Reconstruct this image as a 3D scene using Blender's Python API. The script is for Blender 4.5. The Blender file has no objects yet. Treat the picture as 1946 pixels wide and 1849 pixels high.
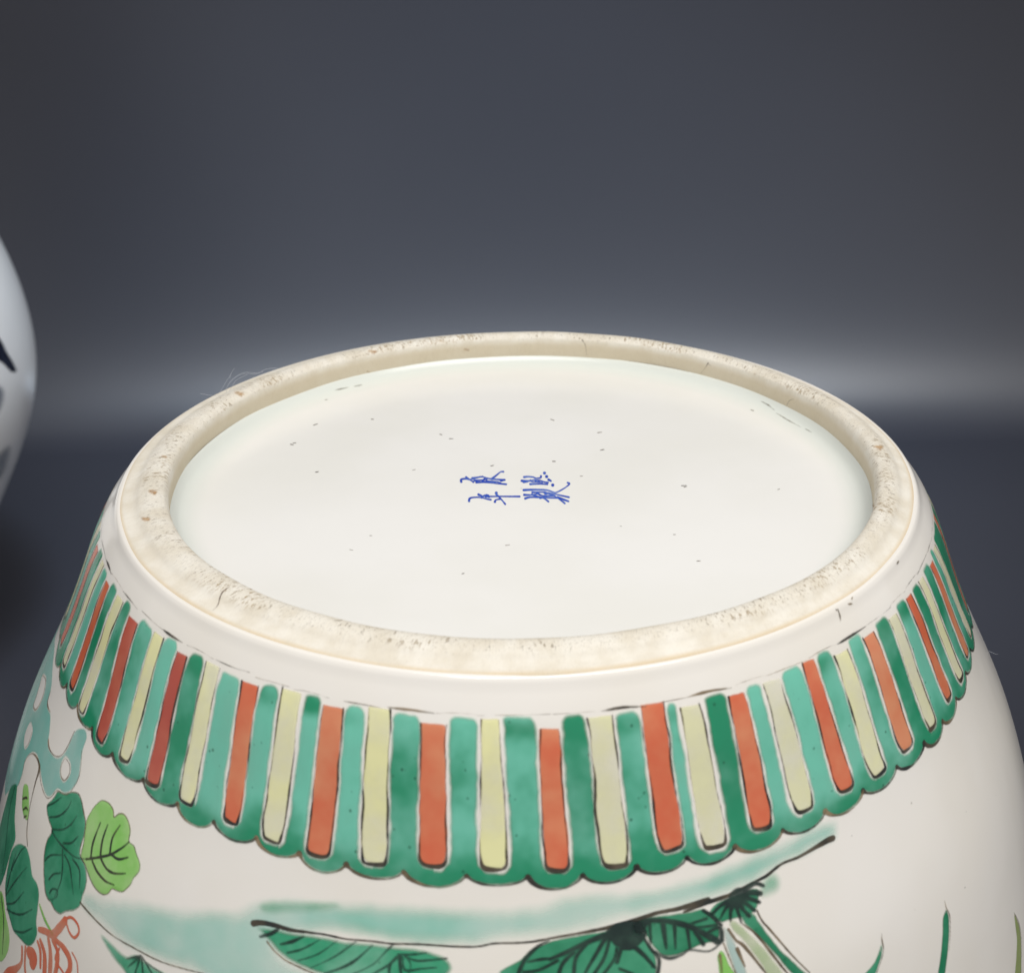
import bpy, bmesh, math, random
import numpy as np
from mathutils import Matrix, Vector
from mathutils.bvhtree import BVHTree

random.seed(7)
rng = np.random.default_rng(7)
sc = bpy.context.scene
COL = sc.collection

# ------------------------------------------------------------------ camera
U = 0.08                      # one unit of the measured profile = foot radius = 8 cm
ZF = 3.4                      # the foot line stands 3.4 units (27 cm) above the table
PIT, CD, CH, CX, ROLL = 0.45461014, 3.65785938, 1.72243294, -0.01180705, -0.01499504
FPX, PW, PH = 3000.0, 1946, 1849
SHEAR = 0.02045637            # the hand-thrown wall leans a touch

cam_d = bpy.data.cameras.new('camera')
cam = bpy.data.objects.new('camera', cam_d)
COL.objects.link(cam)
cam_d.sensor_fit = 'HORIZONTAL'
cam_d.sensor_width = 36.0
cam_d.lens = FPX / PW * 36.0
cam_d.clip_start = 0.01
cam_d.clip_end = 50
CAMR = Matrix.Rotation(math.pi / 2 - PIT, 4, 'X') @ Matrix.Rotation(ROLL, 4, 'Z')
cam.matrix_world = Matrix.Translation((CX * U, -CD * U, (CH + ZF) * U)) @ CAMR
cam_d.dof.use_dof = True
cam_d.dof.focus_distance = 3.95 * U
cam_d.dof.aperture_fstop = 30.0
sc.camera = cam

# ------------------------------------------------------------------ world and lamps
w = bpy.data.worlds.new('World')
sc.world = w
w.use_nodes = True
bg = w.node_tree.nodes['Background']
bg.inputs[0].default_value = (0.80, 0.80, 0.82, 1)
bg.inputs[1].default_value = 0.54

def area(name, loc, target, sx, sy, power, col):
    l = bpy.data.lights.new(name, 'AREA')
    l.shape = 'RECTANGLE'
    l.size, l.size_y = sx, sy
    l.energy = power
    l.color = col
    o = bpy.data.objects.new(name, l)
    COL.objects.link(o)
    o.location = loc
    o.rotation_euler = (Vector(target) - Vector(loc)).to_track_quat('-Z', 'Y').to_euler()
    return o

area('softbox_lamp', (0.14, -0.42, 1.40), (0, 0.10, 0.25), 1.0, 0.60, 13.4, (1.0, 0.985, 0.96))
sp = bpy.data.lights.new('backdrop_fill_spot', 'SPOT')          # added spot, unseen above the frame, making the blue glow on the paper
sp.energy, sp.color, sp.spot_size, sp.spot_blend, sp.shadow_soft_size = 46.0, (0.60, 0.79, 1.0), math.radians(44), 1.0, 0.10
spo = bpy.data.objects.new('backdrop_fill_spot', sp)
COL.objects.link(spo)
spo.location = (0.0, 0.06, 1.0)
spo.rotation_euler = (Vector((0.0, 0.60, -0.02)) - Vector(spo.location)).to_track_quat('-Z', 'Y').to_euler()

sc.view_settings.view_transform = 'Standard'
sc.view_settings.look = 'None'
sc.view_settings.exposure = 0.0
sc.view_settings.gamma = 1.0
sc.view_settings.use_curve_mapping = False
sc.cycles.max_bounces = 8
sc.cycles.transparent_max_bounces = 24
sc.cycles.use_denoising = True

# ------------------------------------------------------------------ node helpers
def new_mat(name):
    m = bpy.data.materials.new(name)
    m.use_nodes = True
    nt = m.node_tree
    nt.nodes.clear()
    out = nt.nodes.new('ShaderNodeOutputMaterial')
    b = nt.nodes.new('ShaderNodeBsdfPrincipled')
    nt.links.new(b.outputs[0], out.inputs[0])
    return m, nt, b

def N(nt, kind, **kw):
    n = nt.nodes.new('ShaderNode' + kind)
    for k, v in kw.items():
        setattr(n, k, v)
    return n

def noise(nt, vec, scale, detail=3.0, rough=0.55, dist=0.0):
    n = N(nt, 'TexNoise')
    n.inputs['Scale'].default_value = scale
    n.inputs['Detail'].default_value = detail
    n.inputs['Roughness'].default_value = rough
    n.inputs['Distortion'].default_value = dist
    if vec is not None:
        nt.links.new(vec, n.inputs['Vector'])
    return n.outputs['Fac']

def val(nt, op, a, b=None, c=None, clamp=False):
    n = N(nt, 'Math', operation=op)
    n.use_clamp = clamp
    for i, x in enumerate((a, b, c)):
        if x is None:
            continue
        if isinstance(x, (int, float)):
            n.inputs[i].default_value = x
        else:
            nt.links.new(x, n.inputs[i])
    return n.outputs[0]

def rng_map(nt, x, a, b, c=0.0, d=1.0, smooth=True):
    n = N(nt, 'MapRange')
    n.interpolation_type = 'SMOOTHSTEP' if smooth else 'LINEAR'
    nt.links.new(x, n.inputs['Value'])
    for k, v in zip(('From Min', 'From Max', 'To Min', 'To Max'), (a, b, c, d)):
        if isinstance(v, (int, float)):
            n.inputs[k].default_value = v
        else:
            nt.links.new(v, n.inputs[k])
    return n.outputs[0]

def mixc(nt, f, a, b):
    n = N(nt, 'Mix', data_type='RGBA')
    if isinstance(f, (int, float)):
        n.inputs[0].default_value = f
    else:
        nt.links.new(f, n.inputs[0])
    for i, x in ((6, a), (7, b)):
        if isinstance(x, tuple):
            n.inputs[i].default_value = (*x, 1)
        else:
            nt.links.new(x, n.inputs[i])
    return n.outputs[2]

def srgb(r, g, b):
    def f(c):
        c /= 255
        return c / 12.92 if c <= 0.04045 else ((c + 0.055) / 1.055) ** 2.4
    return (f(r), f(g), f(b))

def bump(nt, b, h, strength, dist):
    n = N(nt, 'Bump')
    n.inputs['Strength'].default_value = strength
    n.inputs['Distance'].default_value = dist
    nt.links.new(h, n.inputs['Height'])
    nt.links.new(n.outputs[0], b.inputs['Normal'])

def attr(nt, name):
    n = N(nt, 'Attribute')
    n.attribute_name = name
    return n.outputs['Fac']

def objco(nt):
    return N(nt, 'TexCoord').outputs['Object']

# enamel colours: thin glassy paint whose coverage falls off at the stroke's edge (attribute sd, in mm)
def enamel(name, c1, c2, soft=0.5, amax=1.0, thin=0.25, nscale=160.0, speck=0.0, rough=0.16, wob=0.25, lift=0.5, wscale=700.0, rnd=0.22, fine=0.25):
    m, nt, b = new_mat(name)
    co = objco(nt)
    info = N(nt, 'ObjectInfo').outputs['Random']
    sd = attr(nt, 'sd')
    n1 = noise(nt, co, nscale, 3.0, 0.55)
    n2 = noise(nt, co, wscale, 2.0, 0.6)
    n3 = noise(nt, co, nscale * 3.1, 2.0, 0.5)
    sdw = val(nt, 'ADD', sd, val(nt, 'MULTIPLY', val(nt, 'SUBTRACT', n2, 0.5), wob))
    cov = rng_map(nt, sdw, 0.0, soft)
    tone = val(nt, 'ADD', n1, val(nt, 'MULTIPLY', val(nt, 'SUBTRACT', n3, 0.5), fine))
    tone = val(nt, 'ADD', tone, val(nt, 'MULTIPLY', val(nt, 'SUBTRACT', info, 0.5), rnd))
    tone = val(nt, 'ADD', tone, attr(nt, 'tn'))
    f = rng_map(nt, tone, 0.30, 0.74)
    c = mixc(nt, f, c1, c2)
    if speck > 0:
        v = N(nt, 'TexVoronoi')
        v.inputs['Scale'].default_value = 520.0
        nt.links.new(co, v.inputs['Vector'])
        gate = rng_map(nt, noise(nt, co, 300.0, 1.0), 0.52, 0.6)
        s = val(nt, 'MULTIPLY', rng_map(nt, v.outputs['Distance'], 0.10, 0.20, 1.0, 0.0), gate)
        c = mixc(nt, val(nt, 'MULTIPLY', s, speck), c, tuple(x * 0.35 for x in c1))
    nt.links.new(c, b.inputs['Base Color'])
    th = rng_map(nt, n1, 0.35, 0.75, 1.0, 1.0 - thin)
    a = val(nt, 'MULTIPLY', val(nt, 'MULTIPLY', cov, th), amax, clamp=True)
    nt.links.new(a, b.inputs['Alpha'])
    b.inputs['Roughness'].default_value = rough
    h = val(nt, 'ADD', rng_map(nt, sdw, 0.0, soft * 1.4 + 0.15), val(nt, 'MULTIPLY', n3, 0.3))
    bump(nt, b, h, lift, 0.0001)
    m.blend_method = 'BLEND' if hasattr(m, 'blend_method') else None
    return m

def porcelain(name, c1, c2, rough=0.12, wave=0.25, spot=0.35, pool=False):
    m, nt, b = new_mat(name)
    co = objco(nt)
    n1 = noise(nt, co, 22.0, 3.0, 0.5)
    c = mixc(nt, rng_map(nt, n1, 0.35, 0.68), c1, c2)
    v = N(nt, 'TexVoronoi')
    v.inputs['Scale'].default_value = 95.0
    nt.links.new(co, v.inputs['Vector'])
    gate = rng_map(nt, noise(nt, co, 60.0, 1.0), 0.60, 0.66)
    s = val(nt, 'MULTIPLY', rng_map(nt, v.outputs['Distance'], 0.015, 0.04, 1.0, 0.0), gate)
    c = mixc(nt, val(nt, 'MULTIPLY', s, spot), c, srgb(120, 105, 90))
    if pool:
        c = mixc(nt, val(nt, 'MULTIPLY', rng_map(nt, attr(nt, 'br'), 0.80, 0.875), 0.8), c, srgb(214, 219, 211))
    nt.links.new(c, b.inputs['Base Color'])
    b.inputs['Roughness'].default_value = rough
    b.inputs['IOR'].default_value = 1.48
    n2 = noise(nt, co, 55.0, 2.0, 0.5)
    n3 = noise(nt, co, 900.0, 2.0, 0.5)
    h = val(nt, 'ADD', n2, val(nt, 'MULTIPLY', n3, 0.03))
    bump(nt, b, h, wave, 0.0006)
    return m

M = {}
M['body'] = porcelain('body_glaze', srgb(237, 231, 220), srgb(241, 236, 228))
M['base'] = porcelain('base_glaze', srgb(233, 231, 224), srgb(238, 236, 231), rough=0.2, wave=0.18, pool=True)
GREEN1, GREEN2 = srgb(34, 142, 102), srgb(118, 204, 178)
M['green'] = enamel('green_enamel', GREEN1, GREEN2, soft=0.95, thin=0.22, nscale=75, fine=0.12, speck=0.6, wob=1.0, wscale=230.0, rnd=0.0, lift=0.7)
M['orange'] = enamel('orange_enamel', srgb(216, 106, 72), srgb(232, 152, 110), soft=0.5, thin=0.12, nscale=70, wob=0.6, wscale=260.0)
M['red'] = enamel('red_enamel', srgb(186, 82, 66), srgb(210, 112, 86), soft=0.5, thin=0.12, nscale=70, wob=0.6, wscale=260.0)
M['yellow'] = enamel('yellow_enamel', srgb(240, 237, 178), srgb(244, 242, 208), soft=0.45, thin=0.35, nscale=90, amax=0.95, wob=0.6, wscale=260.0)
M['paleyellow'] = enamel('pale_yellow_enamel', srgb(238, 236, 190), srgb(242, 241, 220), soft=0.45, thin=0.5, nscale=90, amax=0.85, wob=0.6, wscale=260.0)
M['ink'] = enamel('ink_line', srgb(36, 40, 38), srgb(88, 76, 58), soft=0.34, thin=0.25, nscale=240, wob=0.16, rough=0.3, lift=0.1)
M['brown'] = enamel('brown_line', srgb(92, 80, 60), srgb(156, 134, 102), soft=0.34, thin=0.3, nscale=200, wob=0.12, rough=0.3, lift=0.1)
M['dark'] = enamel('dark_line', srgb(28, 46, 42), srgb(54, 72, 64), soft=0.5, amax=0.93, thin=0.25, nscale=240, wob=0.16, rough=0.25, lift=0.1)
M['mint'] = enamel('mint_wash', srgb(136, 206, 184), srgb(188, 226, 214), soft=3.6, thin=0.5, nscale=45, amax=0.80, wob=2.2, lift=0.02, wscale=110.0)
M['rock'] = enamel('rock_wash', srgb(132, 198, 184), srgb(170, 214, 204), soft=0.7, thin=0.3, nscale=70, amax=0.9, lift=0.08)
M['dab'] = enamel('green_dab', srgb(92, 182, 140), srgb(132, 196, 166), soft=2.0, thin=0.3, nscale=120, amax=0.62, lift=0.04, wob=0.8, wscale=160.0)
M['leaf'] = enamel('dark_leaf_enamel', srgb(34, 124, 86), srgb(72, 160, 122), soft=0.6, thin=0.15, nscale=110, speck=0.4)
M['softleaf'] = enamel('soft_leaf_enamel', srgb(44, 150, 108), srgb(124, 196, 164), soft=1.2, thin=0.3, nscale=80, speck=0.3)
M['lime'] = enamel('lime_leaf_enamel', srgb(132, 196, 92), srgb(174, 216, 138), soft=0.5, thin=0.2, nscale=110)
M['olive'] = enamel('olive_blade_enamel', srgb(150, 164, 104), srgb(176, 184, 130), soft=0.4, thin=0.2, nscale=110)
M['stalk'] = enamel('pale_stalk_enamel', srgb(178, 200, 150), srgb(206, 214, 184), soft=0.8, thin=0.4, nscale=90, amax=0.85)
M['bluestalk'] = enamel('blue_stalk_enamel', srgb(176, 204, 196), srgb(206, 218, 210), soft=0.8, thin=0.4, nscale=90, amax=0.85)
M['redline'] = enamel('red_line', srgb(212, 104, 74), srgb(224, 142, 110), soft=0.3, thin=0.35, nscale=200, wob=0.15, lift=0.1)
M['blue'] = enamel('blue_mark', srgb(26, 66, 178), srgb(70, 112, 206), soft=0.30, thin=0.3, nscale=400, wob=0.08, lift=0.0)
M['speck'] = enamel('speck', srgb(70, 54, 34), srgb(120, 100, 76), soft=0.25, thin=0.3, nscale=300, wob=0.15, lift=0.0)
M['dirt'] = enamel('dirt', srgb(150, 146, 134), srgb(176, 170, 158), soft=0.4, thin=0.4, nscale=300, amax=0.8, wob=0.3, lift=0.0)
M['stain'] = enamel('iron_stain', srgb(176, 130, 76), srgb(206, 168, 112), soft=0.8, thin=0.4, nscale=400, amax=0.75, wob=1.1, rough=0.7, lift=0.0)
M['crack'] = enamel('crack_line', srgb(92, 76, 64), srgb(150, 128, 110), soft=0.25, thin=0.4, nscale=400, wob=0.25, rough=0.7, lift=0.0)
M['cobalt'] = enamel('cobalt_dark', srgb(16, 22, 40), srgb(34, 42, 66), soft=1.0, thin=0.1, nscale=80)
M['greyblue'] = enamel('soft_grey_blue', srgb(128, 134, 144), srgb(176, 178, 182), soft=4.0, thin=0.3, nscale=60, amax=0.8, lift=0.0)  # soft grey-blue tone for the second jar's patches

# biscuit of the foot ring: attributes pu (mm round the ring) and pv (mm across it, 0 at the inner edge)
m, nt, b = new_mat('biscuit')
pc, ps_, pv, pt = attr(nt, 'pc'), attr(nt, 'ps'), attr(nt, 'pv'), attr(nt, 'pt')
cb = N(nt, 'CombineXYZ')
nt.links.new(pc, cb.inputs[0]); nt.links.new(ps_, cb.inputs[1]); nt.links.new(val(nt, 'MULTIPLY', pv, 0.40), cb.inputs[2])
cc = N(nt, 'CombineXYZ')
nt.links.new(pc, cc.inputs[0]); nt.links.new(ps_, cc.inputs[1]); nt.links.new(pv, cc.inputs[2])
n1 = noise(nt, cc.outputs[0], 0.16, 3.0, 0.6)
n2 = noise(nt, cb.outputs[0], 1.9, 4.0, 0.7)
n3 = noise(nt, cc.outputs[0], 0.06, 2.0, 0.5)
c = mixc(nt, rng_map(nt, n1, 0.3, 0.7), srgb(223, 214, 196), srgb(236, 230, 217))
c = mixc(nt, val(nt, 'MULTIPLY', rng_map(nt, pt, 0.34, 0.20), 0.75), c, srgb(214, 200, 172))     # iron-tanned inner face
edge = val(nt, 'MULTIPLY', rng_map(nt, pt, 0.89, 0.975), rng_map(nt, n1, 0.25, 0.6, 0.3, 0.7))
c = mixc(nt, edge, c, srgb(214, 184, 132))                                                     # orange-brown line at the glaze edge
edge2 = val(nt, 'MULTIPLY', rng_map(nt, pt, 0.06, 0.0), 0.6)
c = mixc(nt, edge2, c, srgb(196, 170, 120))
zone = val(nt, 'MULTIPLY', rng_map(nt, pt, 0.30, 0.42), rng_map(nt, pt, 0.78, 0.60))
den = rng_map(nt, n3, 0.35, 0.65, 0.05, 0.17)
sp = rng_map(nt, n2, val(nt, 'SUBTRACT', 0.68, den), val(nt, 'SUBTRACT', 0.76, den))
sp = val(nt, 'MULTIPLY', sp, val(nt, 'ADD', val(nt, 'MULTIPLY', zone, 0.8), 0.06))
tint = mixc(nt, rng_map(nt, n3, 0.4, 0.62), srgb(146, 138, 126), srgb(170, 146, 108))
c = mixc(nt, sp, c, tint)
n4 = noise(nt, cb.outputs[0], 4.5, 3.0, 0.7)
grit = val(nt, 'MULTIPLY', rng_map(nt, n4, 0.50, 0.70), val(nt, 'ADD', val(nt, 'MULTIPLY', zone, 0.34), 0.10))
c = mixc(nt, grit, c, srgb(150, 140, 124))
nt.links.new(c, b.inputs['Base Color'])
b.inputs['Roughness'].default_value = 0.62
b.inputs['Specular IOR Level'].default_value = 0.3
h = val(nt, 'ADD', val(nt, 'MULTIPLY', val(nt, 'SUBTRACT', 1.0, sp), 1.0), val(nt, 'MULTIPLY', n1, 0.6))
h = val(nt, 'ADD', h, val(nt, 'MULTIPLY', n2, val(nt, 'MULTIPLY', zone, 1.2)))
h = val(nt, 'ADD', h, val(nt, 'MULTIPLY', n4, 0.5))
bump(nt, b, h, 0.5, 0.00025)
M['biscuit'] = m

# dark paper sweep
m, nt, b = new_mat('backdrop_paper')
co = objco(nt)
n1 = noise(nt, co, 3.0, 3.0, 0.5)
n2 = noise(nt, co, 900.0, 2.0, 0.6)
c = mixc(nt, rng_map(nt, n1, 0.3, 0.7), (0.035, 0.036, 0.046), (0.040, 0.041, 0.052))
nt.links.new(c, b.inputs['Base Color'])
b.inputs['Roughness'].default_value = 0.35
b.inputs['Specular IOR Level'].default_value = 0.75
bump(nt, b, n2, 0.15, 0.0003)
M['backdrop'] = m

M['jar2'] = porcelain('white_glaze', srgb(240, 238, 235), srgb(244, 242, 240), rough=0.2)
m, nt, b = new_mat('lint_fibre')
b.inputs['Base Color'].default_value = (*srgb(190, 192, 198), 1)
b.inputs['Roughness'].default_value = 0.6
b.inputs['Alpha'].default_value = 0.55
M['lint'] = m

# ------------------------------------------------------------------ object helpers
def link_mesh(name, verts, faces, mat, parent=None, smooth=True, attrs=None):
    me = bpy.data.meshes.new(name)
    me.from_pydata([tuple(v) for v in verts], [], [tuple(f) for f in faces])
    if attrs:
        for k, a in attrs.items():
            at = me.attributes.new(k, 'FLOAT', 'POINT')
            at.data.foreach_set('value', np.asarray(a, dtype=np.float32))
    if smooth:
        me.polygons.foreach_set('use_smooth', np.ones(len(me.polygons), dtype=bool))
    me.materials.append(M[mat])
    me.update()
    o = bpy.data.objects.new(name, me)
    COL.objects.link(o)
    if parent is not None:
        o.parent = parent
        o.matrix_parent_inverse = Matrix.Identity(4)
    return o

def empty(name, loc, label, cat):
    o = bpy.data.objects.new(name, None)
    COL.objects.link(o)
    o.location = loc
    o.empty_display_size = 0.02
    o['label'] = label
    o['category'] = cat
    return o

# ------------------------------------------------------------------ backdrop: table sheet, cove and wall in one sweep
CY, CA, CB = 0.598, 0.10, 0.28  # the cove begins 60 cm behind the jar and eases slowly to upright
prof = [(-2.5, 0.0), (-1.0, 0.0)]
prof += [(y, 0.0) for y in np.linspace(-0.5, CY, 12)]
prof += [(CY + CA * math.sin(a), CB - CB * math.cos(a)) for a in np.linspace(0, math.pi / 2, 60)[1:]]
prof += [(CY + CA, z) for z in np.linspace(CB, 1.1, 12)[1:]]
xs = np.linspace(-2.2, 2.2, 30)
v = [(x, y, z) for (y, z) in prof for x in xs]
nx = len(xs)
f = [(i * nx + j, i * nx + j + 1, (i + 1) * nx + j + 1, (i + 1) * nx + j) for i in range(len(prof) - 1) for j in range(nx - 1)]
o = link_mesh('backdrop', v, f, 'backdrop')
o['kind'] = 'structure'
o['label'] = 'dark slate paper sweep curving from table up behind the jars'

# ------------------------------------------------------------------ the jar's profile (units, z=0 at the foot line)
KN = [(0.0, 1.0), (-0.06790367, 1.0453729), (-0.21, 1.11017989), (-0.37589261, 1.18240001), (-0.6, 1.29542184), (-0.9, 1.40198204),
      (-1.3, 1.51), (-1.8, 1.60), (-2.25, 1.57), (-2.65, 1.32), (-2.9, 1.02), (-3.1, 0.86), (-3.25, 0.83), (-3.4, 0.86)]
def cubic(kn, n):
    z = np.array([k[0] for k in kn])[::-1]; R = np.array([k[1] for k in kn])[::-1]
    m_ = len(z); A = np.zeros((m_, m_)); bb = np.zeros(m_); A[0, 0] = A[-1, -1] = 1
    h = np.diff(z)
    for i in range(1, m_ - 1):
        A[i, i - 1] = h[i - 1]; A[i, i] = 2 * (h[i - 1] + h[i]); A[i, i + 1] = h[i]
        bb[i] = 6 * ((R[i + 1] - R[i]) / h[i] - (R[i] - R[i - 1]) / h[i - 1])
    m2 = np.linalg.solve(A, bb)
    zz = np.linspace(z[0], z[-1], n); i = np.clip(np.searchsorted(z, zz) - 1, 0, m_ - 2)
    t = zz - z[i]; u = z[i + 1] - zz
    RR = (m2[i] * u**3 + m2[i + 1] * t**3) / (6 * h[i]) + (R[i] / h[i] - m2[i] * h[i] / 6) * u + (R[i + 1] / h[i] - m2[i + 1] * h[i] / 6) * t
    return zz[::-1], RR[::-1]
BZ, BR = cubic(KN, 1400)                               # from the foot downwards
BS = np.concatenate([[0], np.cumsum(np.hypot(np.diff(BZ), np.diff(BR)))])
RREF = 1.15
MM = U * 1000

def s_of_z(z): return np.interp(-z, -BZ, BS)
def surf(X, Y, off=0.0):
    """(mm round, mm down the wall) -> local metres on the wall"""
    s = np.asarray(Y) / MM; phi = np.asarray(X) / (RREF * MM)
    z = np.interp(s, BS, BZ); R = np.interp(s, BS, BR)
    e = 0.01
    dz = np.interp(s + e, BS, BZ) - np.interp(s - e, BS, BZ); dr = np.interp(s + e, BS, BR) - np.interp(s - e, BS, BR)
    L = np.hypot(dz, dr); nr, nz = -dz / L, dr / L
    R = R + off * nr / U; z2 = z + off * nz / U
    return np.stack([(R * np.sin(phi) + SHEAR * z) * U, -R * np.cos(phi) * U, (z2 + ZF) * U], -1)

CO = np.array([CX, -CD, CH])
def ray(px):
    px = np.asarray(px, float)
    u0 = px[..., 0] - PW / 2; v0 = px[..., 1] - PH / 2
    c, s = math.cos(-ROLL), math.sin(-ROLL)
    u = c * u0 - s * v0; v = s * u0 + c * v0
    cp, sp_ = math.cos(PIT), math.sin(PIT)
    d = np.stack([u, FPX * cp - v * sp_, -FPX * sp_ - v * cp], -1)
    return d / np.linalg.norm(d, axis=-1, keepdims=True)

TT = np.linspace(1.8, 5.2, 3000)
def wall(px):
    """photo pixels -> (X, Y) in mm on the jar's wall; a pixel just off the outline lands on the outline"""
    out = []
    for p in np.asarray(px, float).reshape(-1, 2):
        P = CO + TT[:, None] * ray(p)
        z = P[:, 2]
        g = np.hypot(P[:, 0] - SHEAR * z, P[:, 1]) - np.interp(-z, -BZ, BR)
        g = np.where((z > 0.0) | (z < -3.3), 9.0, g)
        k = np.nonzero(g < 0)[0]
        if len(k):
            i = k[0]
            if i > 0 and g[i - 1] < 8:
                t = g[i - 1] / (g[i - 1] - g[i]); q = P[i - 1] * (1 - t) + P[i] * t
            else:
                q = P[i]
        else:
            q = P[g.argmin()]
        phi = math.atan2(q[0] - SHEAR * q[2], -q[1])
        out.append((phi * RREF * MM, float(s_of_z(q[2])) * MM))
    return np.array(out)

# ------------------------------------------------------------------ signed distance tools
def smooth_poly(P, n=5, closed=True):
    P = np.asarray(P, float); m_ = len(P); out = []
    for i in range(m_ if closed else m_ - 1):
        if closed:
            a, b_, c_, d = P[i - 1], P[i], P[(i + 1) % m_], P[(i + 2) % m_]
        else:
            a, b_, c_, d = P[max(i - 1, 0)], P[i], P[i + 1], P[min(i + 2, m_ - 1)]
        for t in np.arange(n) / n:
            out.append(0.5 * (2 * b_ + (c_ - a) * t + (2 * a - 5 * b_ + 4 * c_ - d) * t * t + (3 * b_ - a - 3 * c_ + d) * t**3))
    if not closed:
        out.append(P[-1])
    return np.array(out)

def seg_dist(Q, A, B):
    d = B - A; L = (d * d).sum() + 1e-12
    t = np.clip(((Q - A) @ d) / L, 0, 1)
    return np.linalg.norm(Q - A - t[:, None] * d, axis=1), t

def sd_poly(Q, P):
    P = np.asarray(P, float); dist = np.full(len(Q), 1e9); ins = np.zeros(len(Q), bool)
    for i in range(len(P)):
        A, B = P[i], P[(i + 1) % len(P)]
        dist = np.minimum(dist, seg_dist(Q, A, B)[0])
        cond = (A[1] > Q[:, 1]) != (B[1] > Q[:, 1])
        if cond.any() and abs(B[1] - A[1]) > 1e-12:
            ins ^= cond & (Q[:, 0] < (B[0] - A[0]) * (Q[:, 1] - A[1]) / (B[1] - A[1]) + A[0])
    return np.where(ins, dist, -dist)

def sd_strokes(Q, strokes):
    """strokes: list of (points, width list or number) in mm; half-width minus distance"""
    best = np.full(len(Q), -1e9)
    for P, wd in strokes:
        P = np.asarray(P, float)
        if len(P) == 1:
            best = np.maximum(best, wd / 2 - np.linalg.norm(Q - P[0], axis=1)); continue
        ws = np.interp(np.linspace(0, 1, len(P)), np.linspace(0, 1, len(wd)), wd) if hasattr(wd, '__len__') else np.full(len(P), wd)
        for i in range(len(P) - 1):
            d, t = seg_dist(Q, P[i], P[i + 1])
            best = np.maximum(best, (ws[i] * (1 - t) + ws[i + 1] * t) / 2 - d)
    return best

def grid_cells(sd, ny, nx_, lim):
    keep = np.zeros((ny - 1, nx_ - 1), bool); S = sd.reshape(ny, nx_)
    mx = np.maximum.reduce([S[:-1, :-1], S[1:, :-1], S[:-1, 1:], S[1:, 1:]])
    keep = mx > lim
    ii, jj = np.nonzero(keep)
    F = np.stack([ii * nx_ + jj, (ii + 1) * nx_ + jj, (ii + 1) * nx_ + jj + 1, ii * nx_ + jj + 1], -1)
    used, inv = np.unique(F, return_inverse=True)
    return used, inv.reshape(F.shape)

def paint(name, parent, mat, sdf, bounds, off, step=0.42, lim=-0.1, sides=None, tone=None):
    """a film of enamel on the wall, bounds in mm (x0, x1, y0, y1)"""
    x0, x1, y0, y1 = bounds
    y0 = max(y0, 0.3)
    nx_ = max(3, int((x1 - x0) / step) + 2); ny = max(3, int((y1 - y0) / step) + 2)
    X, Y = np.meshgrid(np.linspace(x0, x1, nx_), np.linspace(y0, y1, ny))
    if sides:
        xa, xb = sides[0](Y), sides[1](Y)
        X = xa + (X - x0) / (x1 - x0) * (xb - xa)
    Q = np.stack([X.ravel(), Y.ravel()], -1)
    sd = sdf(Q)
    used, F = grid_cells(sd, ny, nx_, lim)
    if len(F) == 0:
        return None
    V = surf(Q[used, 0], Q[used, 1], off)
    V = V - np.array([0, 0, 0])
    at = {'sd': sd[used]}
    if tone:
        at['tn'] = tone(Q[used])
    return link_mesh(name, V, F, mat, parent, True, at)

def bb(P, m_=1.0):
    P = np.asarray(P); return (P[:, 0].min() - m_, P[:, 0].max() + m_, P[:, 1].min() - m_, P[:, 1].max() + m_)

O1, O2, O3, O4, O5 = 0.00002, 0.00004, 0.00006, 0.00008, 0.0001

# ------------------------------------------------------------------ the jar
jar = empty('porcelain_jar', (0, 0, 0), 'upturned white porcelain jar with green, orange and yellow striped border below its foot', 'jar')

def revolve(name, R, z, mat, parent, seg=512, shear=True, wob=None, attrs=None, shift=None, tilt=None):
    a = np.linspace(0, 2 * np.pi, seg, endpoint=False)
    R = np.asarray(R)[:, None]; z = np.asarray(z)[:, None]
    Rr = R + (wob[0](a) if wob else 0); zz = z + (wob[1](a) if wob else 0 * a)
    zz = zz + (tilt(R, z, a) if tilt else 0)
    V = np.stack([(Rr * np.sin(a) + (SHEAR * np.minimum(z, 0) if shear else 0) + (shift(R) if shift else 0)) * U, -Rr * np.cos(a) * U, (zz + ZF) * U], -1)
    n = V.shape[0]; idx = np.arange(n * seg).reshape(n, seg); nx2 = np.roll(idx, -1, 1)
    F = np.stack([idx[:-1], idx[1:], nx2[1:], nx2[:-1]], -1).reshape(-1, 4)
    at = None
    if attrs:
        at = {k: np.broadcast_to(fn(a)[None] if isinstance(fn(a), np.ndarray) and fn(a).ndim == 1 else fn(a), (n, seg)).ravel() for k, fn in attrs.items()}
    return link_mesh(name, V.reshape(-1, 3), F, mat, parent, True, at)

def foot_tilt(R, z, a):
    # the foot was trimmed a little askew: lower at the back
    k = np.clip((R - 0.888) / 0.008, 0, 1)
    e = np.clip((R - 0.95) / 0.045, 0, 1)
    return k * ((-0.001 - 0.008 * e) + (0.011 - 0.002 * e) * np.cos(a))
def wall_tilt(R, z, a):
    return np.clip((z + 0.062) / 0.05, 0, 1) * (-0.009 + 0.009 * np.cos(a))
# wall: starts with the little bead where the glaze stops at the foot
kk = np.unique(np.concatenate([np.arange(0, 700, 4), np.arange(700, 1400, 10), [1399]]))
zb, rb = BZ[kk], BR[kk]
bead = 0.0035 * np.exp(-((zb + 0.004) / 0.007) ** 2)
zb0 = np.concatenate([[0.002, 0.0035], zb]); rb0 = np.concatenate([[0.990, 0.9965], rb + bead])
o = revolve('body', rb0, zb0, 'body', jar, tilt=wall_tilt)

# mouth lip turned in so the jar is a vessel
revolve('mouth_rim', [0.86, 0.85, 0.80, 0.78, 0.78], [-3.4, -3.4, -3.398, -3.3, -2.9], 'body', jar, seg=128)

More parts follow.
